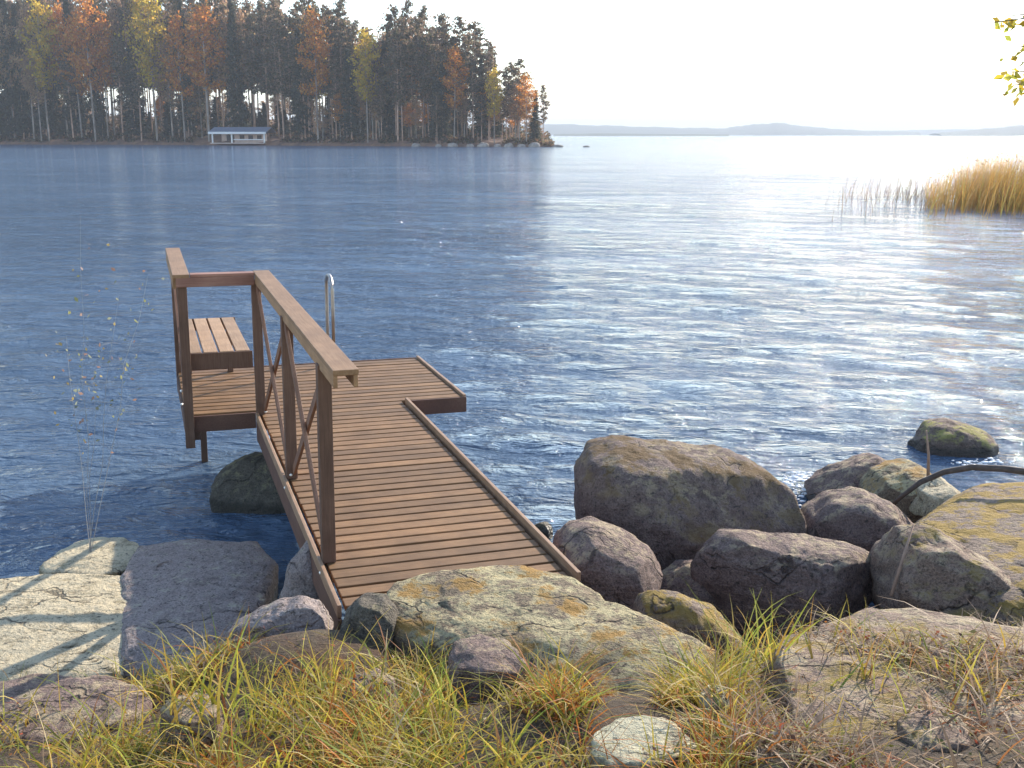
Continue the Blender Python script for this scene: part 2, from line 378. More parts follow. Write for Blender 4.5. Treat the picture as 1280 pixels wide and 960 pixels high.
boulder('shore_rock', 'small pale sunlit rock below the arched branch', [(1140,640),(1150,612),(1180,600),(1196,612),(1192,640)], 7.5, .6, RG_pale, 8, .7, .06, 5)
boulder('shore_rock', 'low green mossy rock standing alone in the lake', [(1138,549),(1150,539),(1168,531),(1190,528),(1215,534),(1240,545),(1242,562),(1238,600),(1140,600),(1134,562)], 10.05, .75, RG_green, 9, .75, .07, 5)
slab('mossy_bank_rock', 'huge moss covered rock at the right edge sloping to the lake', [(1120,640),(1180,600),(1225,588),(1300,588),(1420,600),(1500,700),(1400,800),(1290,775),(1205,712),(1130,680)], .62, 1.1, RG_moss, 10, .5, .05, 6, tilt=(.05, -.03))
boulder('boulder', 'brown rough boulder under the right edge of the moss slope', [(1112,712),(1135,678),(1180,676),(1230,700),(1290,728),(1360,750),(1360,880),(1120,880),(1106,760)], 5.6, .9, RG_fore, 11, .6, .13, 6)
boulder('shore_rock', 'narrow ochre mossy rock behind the big lichen slab', [(790,752),(815,742),(850,744),(890,765),(925,800),(960,850),(850,860),(790,800)], 5.0, .35, RG_moss, 12, .7, .05, 5)
# the big slab the dock lands on
slab('landing_rock', 'broad grey green lichen covered rock where the dock boards end', [(430,748),(470,722),(560,712),(650,708),(722,722),(772,748),(850,775),(925,805),(880,850),(790,866),(700,850),(600,815),(520,790)], .79, .75, RG_lichen, 13, .5, .045, 6, tilt=(-.01, .10))
slab('foreground_rock', 'wide low rock strewn with dead grass at the lower right corner', [(960,790),(1010,748),(1080,732),(1180,738),(1290,760),(1420,820),(1400,960),(1200,1000),(1020,990),(930,900)], .93, .7, RG_fore, 14, .55, .09, 6, tilt=(.0, -.08))
slab('shore_rock', 'flat stone crusted with white lichen near the bottom edge', [(734,930),(748,902),(785,890),(830,896),(872,914),(874,938),(820,954),(766,958)], 1.03, .12, RG_white, 15, .45, .05, 5)
boulder('shore_rock', 'dark grey stone at the near left corner of the dock', [(426,790),(430,765),(452,750),(480,752),(496,772),(500,810),(490,840),(430,840)], 4.55, .35, RG_wet, 16, .75, .05, 5)
boulder('shore_rock', 'small dark stone half buried in the orange grass', [(430,880),(440,858),(465,850),(490,860),(500,890),(480,920),(440,915)], 3.75, .3, RG_dark, 17, .75, .06, 5)
slab('shore_rock', 'dark stone peeking out below the front edge of the landing rock', [(560,800),(600,786),(650,800),(668,826),(620,846),(570,832)], .93, .3, RG_dark, 31, .6, .08, 5)
slab('shore_rock', 'weathered stone sunk in the dead grass near the lower right corner', [(1120,905),(1140,882),(1185,878),(1216,892),(1212,930),(1150,940)], 1.04, .2, RG_fore, 32, .6, .08, 5)
slab('shore_rock', 'small pale stone lying just right of the white crusted one', [(872,868),(884,852),(905,850),(916,864),(904,876),(884,878)], 1.0, .12, RG_white, 33, .6, .08, 4)
slab('shore_rock', 'grey stone among grass right of the white crusted flat stone', [(930,930),(960,900),(1020,905),(1040,935),(1000,960),(950,955)], 1.1, .25, RG_fore, 34, .6, .08, 5)
slab('shore_rock', 'brown stone in the grass under the mauve slab', [(196,880),(210,862),(248,856),(276,870),(272,896),(226,904)], .95, .2, RG_fore, 35, .6, .08, 5)
# left side
slab('shaded_slab', 'large smooth mauve slab beside the dock lying in its shadow', [(150,770),(148,720),(172,676),(240,668),(322,672),(348,700),(330,745),(300,790),(262,832),(200,838),(152,828)], .22, .6, RG_mauve, 18, .34, .03, 6, cuts=0)
slab('sunlit_rock', 'pale cream rock at the left edge striped by railing shadows', [(-160,730),(-40,722),(60,712),(150,708),(182,740),(180,800),(150,842),(60,846),(-60,850),(-200,860)], .20, .5, RG_pale, 19, .36, .03, 6, cuts=2)
slab('shore_rock', 'brown rock at the waterline behind the pale cream one', [(44,700),(70,680),(120,668),(172,667),(182,690),(150,716),(60,716)], .16, .4, RG_pale, 20, .5, .04, 5)
boulder('shore_rock', 'brown rock under the dock standing in dark water', [(266,604),(276,588),(310,574),(350,568),(400,575),(430,600),(430,690),(270,690),(262,630)], 8.55, .9, RG_wet, 21, .75, .06, 5)
boulder('shore_rock', 'tall mauve stone leaning under the left edge of the dock', [(350,745),(366,700),(388,672),(402,690),(412,730),(420,770),(420,800),(355,790)], 5.75, .3, RG_mauve, 22, .7, .06, 5)
boulder('shore_rock', 'long ridge shaped stone in the dry grass left of the dock', [(286,785),(330,764),(372,752),(400,756),(416,790),(410,830),(330,830),(286,810)], 4.7, .3, RG_mauve, 23, .7, .05, 5)
slab('shore_rock', 'dark purplish ledge in the lower left corner under grass', [(-60,850),(40,838),(130,840),(190,850),(180,900),(60,935),(-80,930)], .72, .5, RG_dark, 24, .5, .06, 5)
boulder('shore_rock', 'tiny black weedy rock beside the dock edge in the water', [(656,668),(662,656),(676,654),(690,658),(692,674),(692,700),(656,700)], 7.7, .2, RG_wet, 25, .8, .12, 4)

# ------------------------------------------------------------------ dock
dock = empty('dock', (-.8045, 4.8543, DECKZ), (.0112, .0097, .3242), label='brown wooden dock with a railing and an L shaped end platform over the lake', cat='dock')
GAP = .021; PITCHB = .1165
b = MB(); v = -.35
while v < 5.5:
    v1 = min(v+PITCHB-GAP, 5.5)
    if v < 3.80: u0, u1 = .012, 1.165
    else: u0, u1 = -.555, 1.685
    dz = random.uniform(-.0015, .0015)
    if v1-v > .03:
        b.box((u0+random.uniform(0,.004), v, -.030+dz), (u1-random.uniform(0,.004), v1, dz), .0008)
    v += PITCHB
b.build('decking', M_deck, dock, bevel=.004)
def part(name, mat, boxes, bev=.003, parent=None):
    q = MB()
    for a in boxes: q.box(*a)
    return q.build(name, mat, parent or dock, bevel=bev)
# edge strips a little above the boards, fascias below
part('edge_strip', M_trim, [((1.190, -.02, -.05), (1.212, 3.80, .034))])
part('edge_strip', M_trim, [((-.030, -.02, -.05), (-.009, 3.695, .016))])
part('edge_strip', M_trim, [((1.70, 3.83, -.05), (1.724, 5.50, .018))])
part('fascia', M_fascia, [((1.190, -.02, -.17), (1.210, 3.80, -.052))])
part('fascia', M_fascia, [((-.030, -.04, -.20), (-.010, 3.695, -.052))])
part('fascia', M_fascia, [((1.214, 3.81, -.13), (1.724, 3.832, .0))])
part('fascia', M_fascia, [((-.568, 3.775, -.13), (-.024, 3.795, -.003))])
part('fascia', M_fascia, [((1.702, 3.834, -.13), (1.722, 5.50, -.052))])
part('fascia', M_fascia, [((-.568, 3.80, -.13), (-.548, 5.50, -.03))])
part('fascia', M_fascia, [((-.545, 5.503, -.13), (1.70, 5.525, -.003))])
for u in (.12, .6, 1.08): part('joist', M_fascia, [((u, .25, -.17), (u+.05, 5.45, -.034))])
for u in (-.46, 1.6): part('joist', M_fascia, [((u, 3.86, -.129), (u+.05, 5.45, -.034))])
for (u, v_, w0) in ((1.02, 3.5, -1.5), (.2, 4.9, -1.5), (1.5, 5.2, -1.5), (-.40, 5.1, -1.5), (-.50, 3.80, -.20)):
    part('pile', M_post, [((u, v_, w0), (u+.055, v_+.055, -.135))])
# posts
RH = 1.122
def post(u, v, w0, w1, s=.07): part('post', M_post, [((u, v, w0), (u+s, v+s, w1))], .004)
post(-.008, .54, .001, 1.06); post(-.006, 2.00, .001, 1.06); post(-.022, 3.70, -.235, 1.06)
post(-.568, 3.70, -.235, 1.06); post(-.568, 5.42, -.19, 1.06)
# handrails: flat cap on two side battens
part('handrail', M_rail, [((.000, .12, RH-.027), (.122, 3.80, RH)), ((.002, .125, RH-.085), (.0225, 3.695, RH-.028)), ((.0975, .125, RH-.085), (.119, 3.695, RH-.028))])
part('handrail', M_railx, [((-.575, 3.672, RH-.096), (-.002, 3.698, RH-.024)), ((-.47, 3.672, RH-.023), (-.002, 3.775, RH-.001))])
part('handrail', M_rail, [((-.598, 3.67, RH-.027), (-.476, 5.56, RH)), ((-.596, 3.775, RH-.12), (-.572, 5.55, RH-.028))])
def brace(v0, w0, v1, w1, u):
    q = MB(); q.bar((u, v0, w0), (u, v1, w1), .018, .055); q.build('brace', M_brace, dock, bevel=.002)
for (va, vb) in ((.61, 2.02), (2.09, 3.70)):
    brace(va+.01, .05, vb-.01, 1.02, .018); brace(va+.01, 1.02, vb-.01, .05, .042)
for v_ in (3.775, ):
    q = MB(); q.bar((-.55, v_+.01, .1), (-.55, 5.41, .98), .018, .055); q.build('brace', M_brace, dock)
    q = MB(); q.bar((-.53, v_+.01, .98), (-.53, 5.41, .1), .018, .055); q.build('brace', M_brace, dock)
def bolt(u, v, w):
    bm = bmesh.new(); bmesh.ops.create_uvsphere(bm, u_segments=10, v_segments=6, radius=.011); me = bpy.data.meshes.new('bolt'); bm.to_mesh(me); bm.free()
    me.materials.append(M_bolt); o = bpy.data.objects.new('bolt', me); COL.objects.link(o); o.location = (u, v, w); o.parent = dock
for p_ in ((.02, 2.0, .03), (-.026, 1.93, -.03), (.045, 3.695, .02), (-.026, .50, -.03), (-.575, 3.9, .18), (-.575, 3.95, .06)): bolt(*p_)

# bench on the end platform
mat4 = Matrix.Translation(dock.location) @ dock.rotation_euler.to_matrix().to_4x4()
def on_dock(u, v, w=0): return mat4 @ Vector((u, v, w))
bench = empty('bench', on_dock(-.27, 3.84, 0), tuple(dock.rotation_euler), label='slatted wooden bench built against the railing of the end platform', cat='bench')
q = MB()
for i in range(4): q.box((-.245+.122*i, .0, .465), (-.245+.122*i+.106, 1.56, .492))
q.build('seat', M_seat, bench, bevel=.003)
part('apron', M_post, [((-.25, -.022, .36), (.245, -.003, .488))], parent=bench); part('apron', M_post, [((-.25, 1.565, .38), (.245, 1.585, .49))], parent=bench)
part('side_rail', M_post, [((.205, 0, .385), (.225, 1.56, .463))], parent=bench)
part('side_rail', M_post, [((-.245, 0, .385), (-.225, 1.56, .463))], parent=bench)
for (u, v_) in ((.15, 1.45), (-.215, 1.45)):
    part('leg', M_post, [((u, v_, .003), (u+.05, v_+.05, .462))], parent=bench)

# swim ladder at the end of the platform
lad = empty('swim_ladder', on_dock(.87, 5.5, 0), tuple(dock.rotation_euler), label='steel swim ladder with a tall looped grab rail at the far end of the dock', cat='ladder')
def hoop(u):
    pts = [(u, -.12, .003), (u, -.12, .55), (u, -.115, .70)]
    for k in range(0, 9):
        t = math.pi*k/8; pts.append((u, .055-.17*math.cos(t), .72+.11*math.sin(t)))
    pts += [(u, .225, .5), (u, .225, -1.3)]
    MB().tube(pts, .017, 10).build('grab_rail', M_steel, lad, smooth=True)
hoop(0.0)
MB().tube([(.36, .225, -.14), (.36, .225, -1.3)], .017, 10).build('stile', M_steel, lad, smooth=True)
for k in range(4): MB().box((0.0, .19, -.25-.28*k), (.36, .26, -.23-.28*k)).build('rung', M_steel, lad)
part('foot_plate', M_steel, [((-.05, -.17, .002), (.05, -.07, .010))], parent=lad)

# ------------------------------------------------------------------ bent branch, stems
M_bark = plain('dark_bark', (.07,.05,.04), .85, 0, .4, 25)
pts = [atY(px, py, Y) for px, py, Y in ((1112,634,7.2),(1128,620,7.15),(1150,603,7.1),(1180,590,7.1),(1215,584,7.0),(1255,586,6.9),(1300,592,6.8),(1350,606,6.7),(1400,640,6.6))]
o = MB().tube(pts, [.014,.016,.019,.02,.021,.022,.024,.025,.025], 8).build('fallen_branch', M_bark, smooth=True); tag(o, 'dark bare branch arching over the mossy rock by the water', 'branch')
M_stem = plain('dry_stem', (.30,.19,.13), .8, 0, .2, 30)
p0 = atY(1160, 600, 7.6); p1 = atY(1158, 538, 7.6)
o = MB().tube([p0, (p0+p1)/2+Vector((.01,0,0)), p1], [.013,.010,.006], 6).build('dead_stalk', M_stem, smooth=True); tag(o, 'thin upright dead stalk in front of the green mossy lake rock', 'stalk')
p0 = atY(1114, 745, 5.4); p1 = atY(1142, 655, 5.6)
o = MB().tube([p0, (p0+p1)/2, p1], [.010,.009,.005], 6).build('dead_stalk', M_stem, smooth=True); tag(o, 'slanting pale dead stalk in front of the grey violet boulder', 'stalk')

# ------------------------------------------------------------------ grass and undergrowth
_V = []; _F = []; _n = 0
for P, Fc in ROCKS: _V += P.tolist(); _F += (Fc+_n).tolist(); _n += len(P)
_bvh = BVHTree.FromPolygons(_V, _F); del _V, _F
HX = np.arange(-3.4, 3.6, .025); HY = np.arange(1.7, 6.2, .025)
HZ = gz(*np.meshgrid(HX, HY, indexing='ij')); HR = np.zeros(HZ.shape, bool)
for i_, x_ in enumerate(HX):
    for j_, y_ in enumerate(HY):
        h_ = _bvh.ray_cast(Vector((x_, y_, 4)), Vector((0, 0, -1)))[0]
        if h_ is not None and h_.z > HZ[i_, j_]: HZ[i_, j_] = h_.z; HR[i_, j_] = True
def hit(x, y):
    i = np.clip(np.round((x-HX[0])/.025).astype(int), 0, len(HX)-1); j = np.clip(np.round((y-HY[0])/.025).astype(int), 0, len(HY)-1)
    return HZ[i, j], HR[i, j]
def ground_hit(x, y):
    z, r_ = hit(np.array([x]), np.array([y])); return float(z[0]), bool(r_[0])
def blades(roots, heights, widths, cols, lean, bend, seg=4, az=None):
    n = len(roots); roots = np.asarray(roots); heights = np.asarray(heights)[:, None]; widths = np.asarray(widths)[:, None]
    az = rng.uniform(0, 2*np.pi, n) if az is None else az
    dirv = np.stack([np.cos(az), np.sin(az), np.zeros(n)], 1); fa = rng.uniform(0, 2*np.pi, n); side = np.stack([np.cos(fa), np.sin(fa), np.zeros(n)], 1)
    V = []; C = []
    bend = np.asarray(bend)[:, None]; lean = np.asarray(lean)[:, None]
    for i in range(seg+1):
        t = i/seg; hor = heights*(lean*t + bend*t*t); ver = heights*(t - .55*bend*t*t*t)
        c = roots + dirv*hor + np.array([0, 0, 1])*ver; wdt = widths*(1-t**1.6*.93)/2
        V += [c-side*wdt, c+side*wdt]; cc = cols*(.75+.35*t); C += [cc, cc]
    V = np.stack(V, 1).reshape(-1, 3); C = np.stack(C, 1).reshape(-1, 3)
    base = (np.arange(n)*(2*(seg+1)))[:, None, None]; k = np.arange(seg)[None, :, None]*2
    Fc = (base + k + np.array([0, 1, 3, 2])[None, None, :]).reshape(-1, 4)
    return V, Fc, C
PAL = np.array([(.56,.42,.06),(.56,.36,.06),(.36,.34,.06),(.22,.27,.05),(.55,.42,.14),(.48,.25,.06),(.42,.17,.06),(.50,.40,.22),(.33,.22,.14)])
M_grass = leaf_mat('grass_blades', .6, .4)
M_litter = leaf_mat('litter', .8, .25)
def density(px, py):
    top = np.interp(px, [-60, 0, 60, 150, 220, 300, 380, 430, 520, 700, 800, 860, 940, 1010, 1100, 1280], [890, 885, 870, 860, 850, 800, 800, 830, 830, 868, 890, 850, 770, 760, 800, 800])
    d = np.interp(px, [-60, 150, 290, 700, 760, 900, 1000, 1280], [.22, .28, .85, .9, .6, .85, .95, .95])
    return np.where((py < top) | ((px > 735) & (px < 880) & (py > 885) & (py < 958)) | (py > 1000) | (px < -70) | (px > 1350), 0, d*np.clip((py-top)/35+.35, 0, 1))
def to_px(x, y, z):
    dz = z-CAMZ; c, s = math.cos(PITCH), math.sin(PITCH); f = y*c - dz*s; u = dz*c + y*s
    return 640+F*x/f, 480-F*u/f
def scatter(n, shift=0, lo=.12):
    y = 2.0+3.4*rng.random(n)**1.2; x = rng.uniform(-.56, .56, n)*y; z, rk = hit(x, y); px, py = to_px(x, y, z); d = density(px, py+shift)
    cl = pn(np.stack([x*2.2, y*2.2, x*0+3.3], 1)); pr = d*np.clip(.55+cl*3.4, lo*.5, 1.3)
    rkp = np.where(rk, np.where((px > 700) & (px < 900) & (py > 870), .10, np.where(px > 930, .42, .35)), 1)
    ok = (rng.random(n) < pr*rkp); return np.stack([x, y, z-.01, px, py], 1)[ok]
Rt = scatter(90000); n = len(Rt)
h = (.06+.22*rng.random(n)**1.7)*(1+.35*fbm(np.stack([Rt[:,0]*2, Rt[:,1]*2, Rt[:,0]*0], 1), 2)); right = Rt[:,3] > 930; h *= np.where(right, .8, 1.0)
ci = rng.choice(len(PAL), n, p=[.24,.12,.18,.13,.1,.06,.03,.08,.06]); cols = PAL[ci]*(.7+.5*rng.random((n,1)))
zn = fbm(np.stack([Rt[:,0]*1.7, Rt[:,1]*1.7, Rt[:,0]*0+9], 1), 2)
cols = np.where(((zn > .10) & (rng.random(n) < .36))[:, None], np.array([.48,.17,.04])*(.7+.5*rng.random((n,1))), cols)
cols = np.where((right & (rng.random(n) < .65))[:, None], np.array([.38,.26,.17])*(.5+.9*rng.random((n,1))), cols)
lean = np.where(right & (rng.random(n) < .7), 1.4+rng.random(n), .15+.5*rng.random(n))
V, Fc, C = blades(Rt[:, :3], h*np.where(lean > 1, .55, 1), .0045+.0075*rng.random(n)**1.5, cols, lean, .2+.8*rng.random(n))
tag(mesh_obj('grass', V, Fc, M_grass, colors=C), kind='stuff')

# litter: small leaves and bits of stem between the stones
Lt = scatter(130000, 12)[:, :3]; n = len(Lt); Lt[:, 2] += .012+rng.random(n)**2*.05; s = (.004+.010*rng.random(n)**1.5)[:, None]
a = rng.normal(size=(n, 3)); a[:, 2] *= .4; a /= np.linalg.norm(a, axis=1)[:, None]; b_ = np.cross(a, rng.normal(size=(n, 3))); b_ /= np.linalg.norm(b_, axis=1)[:, None]
asp = rng.choice([.12, .5, .7], n, p=[.55, .25, .2])[:, None]; ln = np.where(asp < .2, 3.2, 1.2)
V = np.stack([Lt-a*s*ln, Lt-b_*s*asp, Lt+a*s*ln, Lt+b_*s*asp], 1).reshape(-1, 3)
LP = np.array([(.28,.10,.04),(.40,.16,.05),(.20,.12,.07),(.30,.24,.08),(.12,.06,.04),(.40,.33,.22),(.22,.20,.06),(.33,.08,.04),(.34,.27,.2)])
cc = LP[rng.integers(0, len(LP), n)]*(.6+.7*rng.random((n, 1)))
tag(mesh_obj('undergrowth', V, np.arange(4*n).reshape(n, 4), M_litter, colors=np.repeat(cc, 4, 0)), kind='stuff')

def tuft(name, label, px, py, Y, n, hh, pal, spread=.05, group=None, wid=.008, lean=.5, cat='grass tuft'):
    p = atY(px, py, Y); z, _ = ground_hit(p.x, p.y); r = np.stack([rng.normal(0, spread, n), rng.normal(0, spread, n), np.full(n, -.02)], 1)
    h_ = hh*(.45+.6*rng.random(n)); pal = np.array(pal); c_ = pal[rng.integers(0, len(pal), n)]*(.75+.5*rng.random((n,1)))
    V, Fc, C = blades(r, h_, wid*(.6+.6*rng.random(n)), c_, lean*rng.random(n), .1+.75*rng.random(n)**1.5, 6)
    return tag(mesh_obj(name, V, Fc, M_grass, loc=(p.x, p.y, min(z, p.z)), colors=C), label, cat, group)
YG = [(.50,.42,.05),(.46,.40,.07),(.36,.38,.06),(.55,.40,.08),(.52,.33,.06)]
GG = [(.30,.36,.07),(.38,.40,.10),(.26,.32,.06),(.45,.40,.12)]
OR = [(.50,.28,.08),(.45,.20,.08),(.52,.36,.12),(.40,.28,.16)]
tg = 'grass tufts along the bank'
tuft('grass_tuft', 'tall yellow grass tuft against the near left corner of the dock', 418, 850, 3.9, 34, .42, YG, .03, tg)
tuft('grass_tuft', 'bright yellow green grass tuft below the shaded mauve slab', 330, 860, 3.7, 60, .36, YG, .09, tg)
tuft('grass_tuft', 'upright green sedge tuft in front of the long low boulder', 935, 800, 4.7, 26, .50, GG, .07, tg, .010, .35)
tuft('grass_tuft', 'reddish dry grass tuft left of the slanting dead stalk', 1010, 770, 5.0, 40, .36, OR, .10, tg, .005)
tuft('grass_tuft', 'lone orange grass tuft in the lower left corner', 60, 960, 3.0, 16, .34, [(.55,.34,.06),(.5,.28,.06)], .04, tg)
tuft('grass_tuft', 'arching pale yellow grass tuft under the pale cream rock', 180, 900, 3.3, 36, .34, YG+OR, .08, tg)
tuft('grass_tuft', 'orange tipped grass tuft on the wide low rock at the right', 1090, 850, 3.7, 24, .36, OR+YG, .06, tg)
tuft('grass_tuft', 'yellow grass tuft at the right edge of the wide low rock', 1180, 860, 3.7, 20, .28, YG, .05, tg)
tuft('grass_tuft', 'low yellow grass tuft just under the grey green landing rock', 700, 900, 3.5, 40, .22, YG, .08, tg)

for i_, (px_, py_, Y_, h_, l_) in enumerate(((250,880,3.5,.34,'bent over yellow grass tuft between the brown stone and the mauve slab'),(480,905,3.4,.24,'short yellow grass tuft right of the half buried dark stone'),(385,870,3.6,.36,'dense green yellow grass tuft left of the dock corner tuft'),(560,890,3.5,.26,'loose yellow grass tuft below the dark stone under the landing rock'),(120,930,3.1,.30,'sprawling yellow grass tuft on the purplish ledge'),(870,850,3.9,.26,'yellow green grass tuft at the right end of the landing rock'),(960,830,4.0,.30,'golden grass tuft between the landing rock and the wide low rock'),(1240,880,3.6,.26,'wispy rust coloured grass tuft at the right border'),(640,940,3.1,.24,'yellow grass tuft left of the white crusted stone'),(340,930,3.1,.30,'long leaved yellow tuft at the bottom edge below the mauve slab'))):
    tuft('grass_tuft', l_, px_, py_, Y_, 34, h_, YG if i_ != 7 else OR, .07, tg, .010, .7)
# mossy turf spikes are in the rock shader; thin leggy sapling left of the dock
M_leafy = leaf_mat('autumn_leaves', .6, .45)
def leaves(pts, size, pal, jit=.0, asp=.6):
    pts = np.asarray(pts); n = len(pts); s = (size*(.6+.7*rng.random(n)))[:, None]
    a = rng.normal(size=(n, 3)); a /= np.linalg.norm(a, axis=1)[:, None]; b_ = np.cross(a, rng.normal(size=(n, 3))); b_ /= np.linalg.norm(b_, axis=1)[:, None]
    c_ = np.cross(a, b_)
    V = np.stack([pts-a*s, pts-a*s*.1-b_*s*asp+c_*s*.12, pts+a*s, pts-a*s*.1+b_*s*asp+c_*s*.12], 1).reshape(-1, 3)
    pal = np.array(pal); cc = pal[rng.integers(0, len(pal), n)]*(.7+.55*rng.random((n, 1)))
    return V, np.arange(4*n).reshape(n, 4), np.repeat(cc, 4, 0)
sap = empty('sapling', atY(112, 694, 6.9), label='thin leggy sapling with sparse small leaves in front of the lake', cat='sapling')
base = sap.location.copy(); q = MB(); lp = []
for (x1, y1) in ((100, 270), (80, 420), (185, 345), (150, 370), (120, 440)):
    tip = atY(x1, y1, 7.0); pts = [Vector((0,0,0))+Vector((random.uniform(-.02,.02), 0, -.05))]
    for k in range(1, 7):
        t = k/6; pts.append((tip-base)*t + Vector((random.uniform(-.02,.02), random.uniform(-.03,.03), .06*math.sin(t*3.1))))
    q.tube(pts, [.0026*(1-.75*i/6) for i in range(7)], 4)
    for k in range(30):
        t = random.uniform(.5, 1.02); i = min(int(t*6), 5); lp.append(pts[i].lerp(pts[i+1], t*6-i) + Vector((random.gauss(0,.07), random.gauss(0,.05), random.gauss(0,.06))))
q.build('stem', plain('thin_stem', (.34,.32,.30), .8, 0, .2, 20), sap)
V, Fc, C = leaves([tuple(p) for p in lp], .016, [(.42,.30,.10),(.35,.33,.12),(.38,.22,.16),(.30,.30,.2)])
mesh_obj('leaves', V, Fc, M_leafy, sap, colors=C)

# birch leaning in from the right, only its twig tips are in the picture
birch = empty('birch_tree', (2.9, 3.6, float(gz(np.array([2.9]), np.array([3.6]))[0])), label='birch with sparse yellow leaves reaching in at the upper right corner', cat='tree')
bb = birch.location.copy(); q = MB()
q.tube([(0,0,-.2),(.05,.1,1.2),(.02,.25,2.6),(.1,.3,4.2),(.05,.4,6)], [.09,.075,.06,.04,.015], 10)
q.build('trunk', plain('birch_bark', (.6,.58,.54), .8, 0, .4, 12), birch, smooth=True)
q = MB(); lp = []
for (root_z, tips) in ((2.3, [(1242,30,4.3),(1262,22,4.3)]), (2.0, [(1262,92,4.2),(1277,80,4.2),(1268,108,4.2),(1275,60,4.1)]), (2.5, [(1340,-40,4.1),(1400,50,4.0),(1380,-80,4.3)])):
    for (x1, y1, Y1) in tips:
        tip = atY(x1, y1, Y1)-bb; r0 = Vector((.03, .2, root_z-.2)); pts = [r0.lerp(tip, k/6)+Vector((0,0,.14*math.sin(k/6*3.1))) for k in range(7)]
        q.tube(pts, [.012*(1-.85*k/6) for k in range(7)], 5)
        for k in range(26):
            t = .82+.20*random.random() if x1 < 1300 else random.uniform(.5, 1); i = min(int(t*6), 5)
            lp.append(pts[i].lerp(pts[i+1], t*6-i)+Vector((random.gauss(0,.025), random.gauss(0,.03), -abs(random.gauss(0,.03)))))
q.build('branch', M_bark, birch)
V, Fc, C = leaves([tuple(p) for p in lp], .021, [(.62,.50,.06),(.55,.50,.10),(.35,.36,.06),(.50,.34,.05)])
mesh_obj('leaves', V, Fc, M_leafy, birch, colors=C)

# ------------------------------------------------------------------ reeds standing in the lake
def reeds():
    n = 5200; px = 1140+280*rng.random(n)**.9; Y = rng.normal(46, 2.6, n)
    x = (px-640)/F*Y*1.02; edge = np.clip((px-1136)/60, 0, 1)**.8
    keep = rng.random(n) < .15+.85*edge; px, Y, x, edge = px[keep], Y[keep], x[keep], edge[keep]; n = len(px)
    h_ = (1.2+1.25*rng.random(n)**.7)*(.5+.5*edge)
    r1 = np.stack([x, Y, np.full(n, -.1)], 1); pal = np.array([(.46,.25,.06),(.54,.31,.08),(.38,.20,.07),(.44,.29,.12),(.40,.32,.09)])
    c1 = pal[rng.integers(0, 5, n)]*(.7+.6*rng.random((n,1)))
    m = 650; px2 = rng.uniform(1020, 1160, m); px2 = px2[rng.random(m) < np.clip((px2-1005)/130, .12, 1)*.8]; m = len(px2)
    Y2 = rng.normal(52, 5, m); r2_ = np.stack([(px2-640)/F*Y2*1.02, Y2, np.full(m, -.1)], 1); h2 = .35+.9*rng.random(m)
    c2 = np.array([(.24,.20,.16)])*(.7+.6*rng.random((m,1)))
    Rr = np.concatenate([r1, r2_]); hh = np.concatenate([h_, h2]); cc = np.concatenate([c1, c2]); N_ = len(Rr)
    V, Fc, C = blades(Rr, hh, .016+.016*rng.random(N_), cc, .05+.22*rng.random(N_), .02+.35*rng.random(N_)**2, 3, az=rng.normal(.2, 1.1, N_))
    k = rng.choice(n, 900, replace=False); hd = r1[k]+np.stack([h_[k]*.12, h_[k]*0, h_[k]*.93], 1)+rng.normal(0, .05, (900, 3))
    V2, F2, C2 = leaves(hd, .07, [(.40,.26,.12),(.34,.21,.12),(.50,.36,.18)], asp=.3)
    tag(mesh_obj('reeds', np.concatenate([V, V2]), np.concatenate([Fc, F2+len(V)]), M_grass, colors=np.concatenate([C, C2])), kind='stuff')
reeds()

# ------------------------------------------------------------------ wooded point across the bay
def shoreY(x):    # waterline of the far point
    return np.interp(x, [-420, -240, -170, -110, -60, -20, 0, 8, 12], [345, 338, 335, 322, 298, 275, 266, 263, 262])
def land_z(x, y):
    x = np.asarray(x, float); y = np.asarray(y, float); d = y-shoreY(x)
    tipd = np.clip((12.5-x)/10, 0, 1)**.6; back = np.clip((330+np.clip(-x*.9, 0, 150)-y)/40, 0, 1)
    rise = 1.1*np.clip(d/3, 0, 1) + np.clip(d-3, 0, 60)*np.interp(x, [-200, -100, -20, 10], [.15, .12, .07, .03])
    return -.6 + (rise+.75)*tipd*np.minimum(back*3, 1)*(d > -4) + .35*fbm(np.stack([x.ravel()*.15, y.ravel()*.15, x.ravel()*0], 1), 3).reshape(x.shape)*np.clip(d, 0, 1)
def far_land():
    m, n, B, N, L = new_mat('forest_floor'); P = pos(N); a = noise(N, L, P, .35, 8, .7)
    L.new(ramp(N, L, a, [(.35, (.09,.05,.04)), (.55, (.20,.10,.06)), (.7, (.28,.17,.10))]), B.inputs['Base Color']); B.inputs['Roughness'].default_value = .95
    x = np.linspace(-420, 14, 420); t = np.concatenate([np.linspace(-2, 6, 14), np.linspace(8, 150, 40)]); X, T = np.meshgrid(x, t, indexing='ij'); Y = shoreY(X)+T
    Z = land_z(X, Y); Z = np.where(T < 0, -.6, Z)
    V = np.stack([X.ravel(), Y.ravel(), Z.ravel()], 1); a_, b_ = X.shape
    i, j = np.meshgrid(np.arange(a_-1), np.arange(b_-1), indexing='ij'); q = (i*b_+j).ravel()
    tag(mesh_obj('far_shore', V, np.stack([q, q+b_, q+b_+1, q+1], 1), m, smooth=True), kind='structure')
far_land()
M_tree = leaf_mat('tree_foliage', .8, .7)
M_pinebark = plain('pine_bark', (.42,.26,.19), .9, 0, .4, .8); M_birchbark = plain('pale_bark', (.27,.22,.19), .9, 0, .45, .4)
def crown_cards(cent, size, pal, flat=.5):
    """leaf clumps: three small crossed faces per clump"""
    return leaves(cent, size, pal, asp=.75)
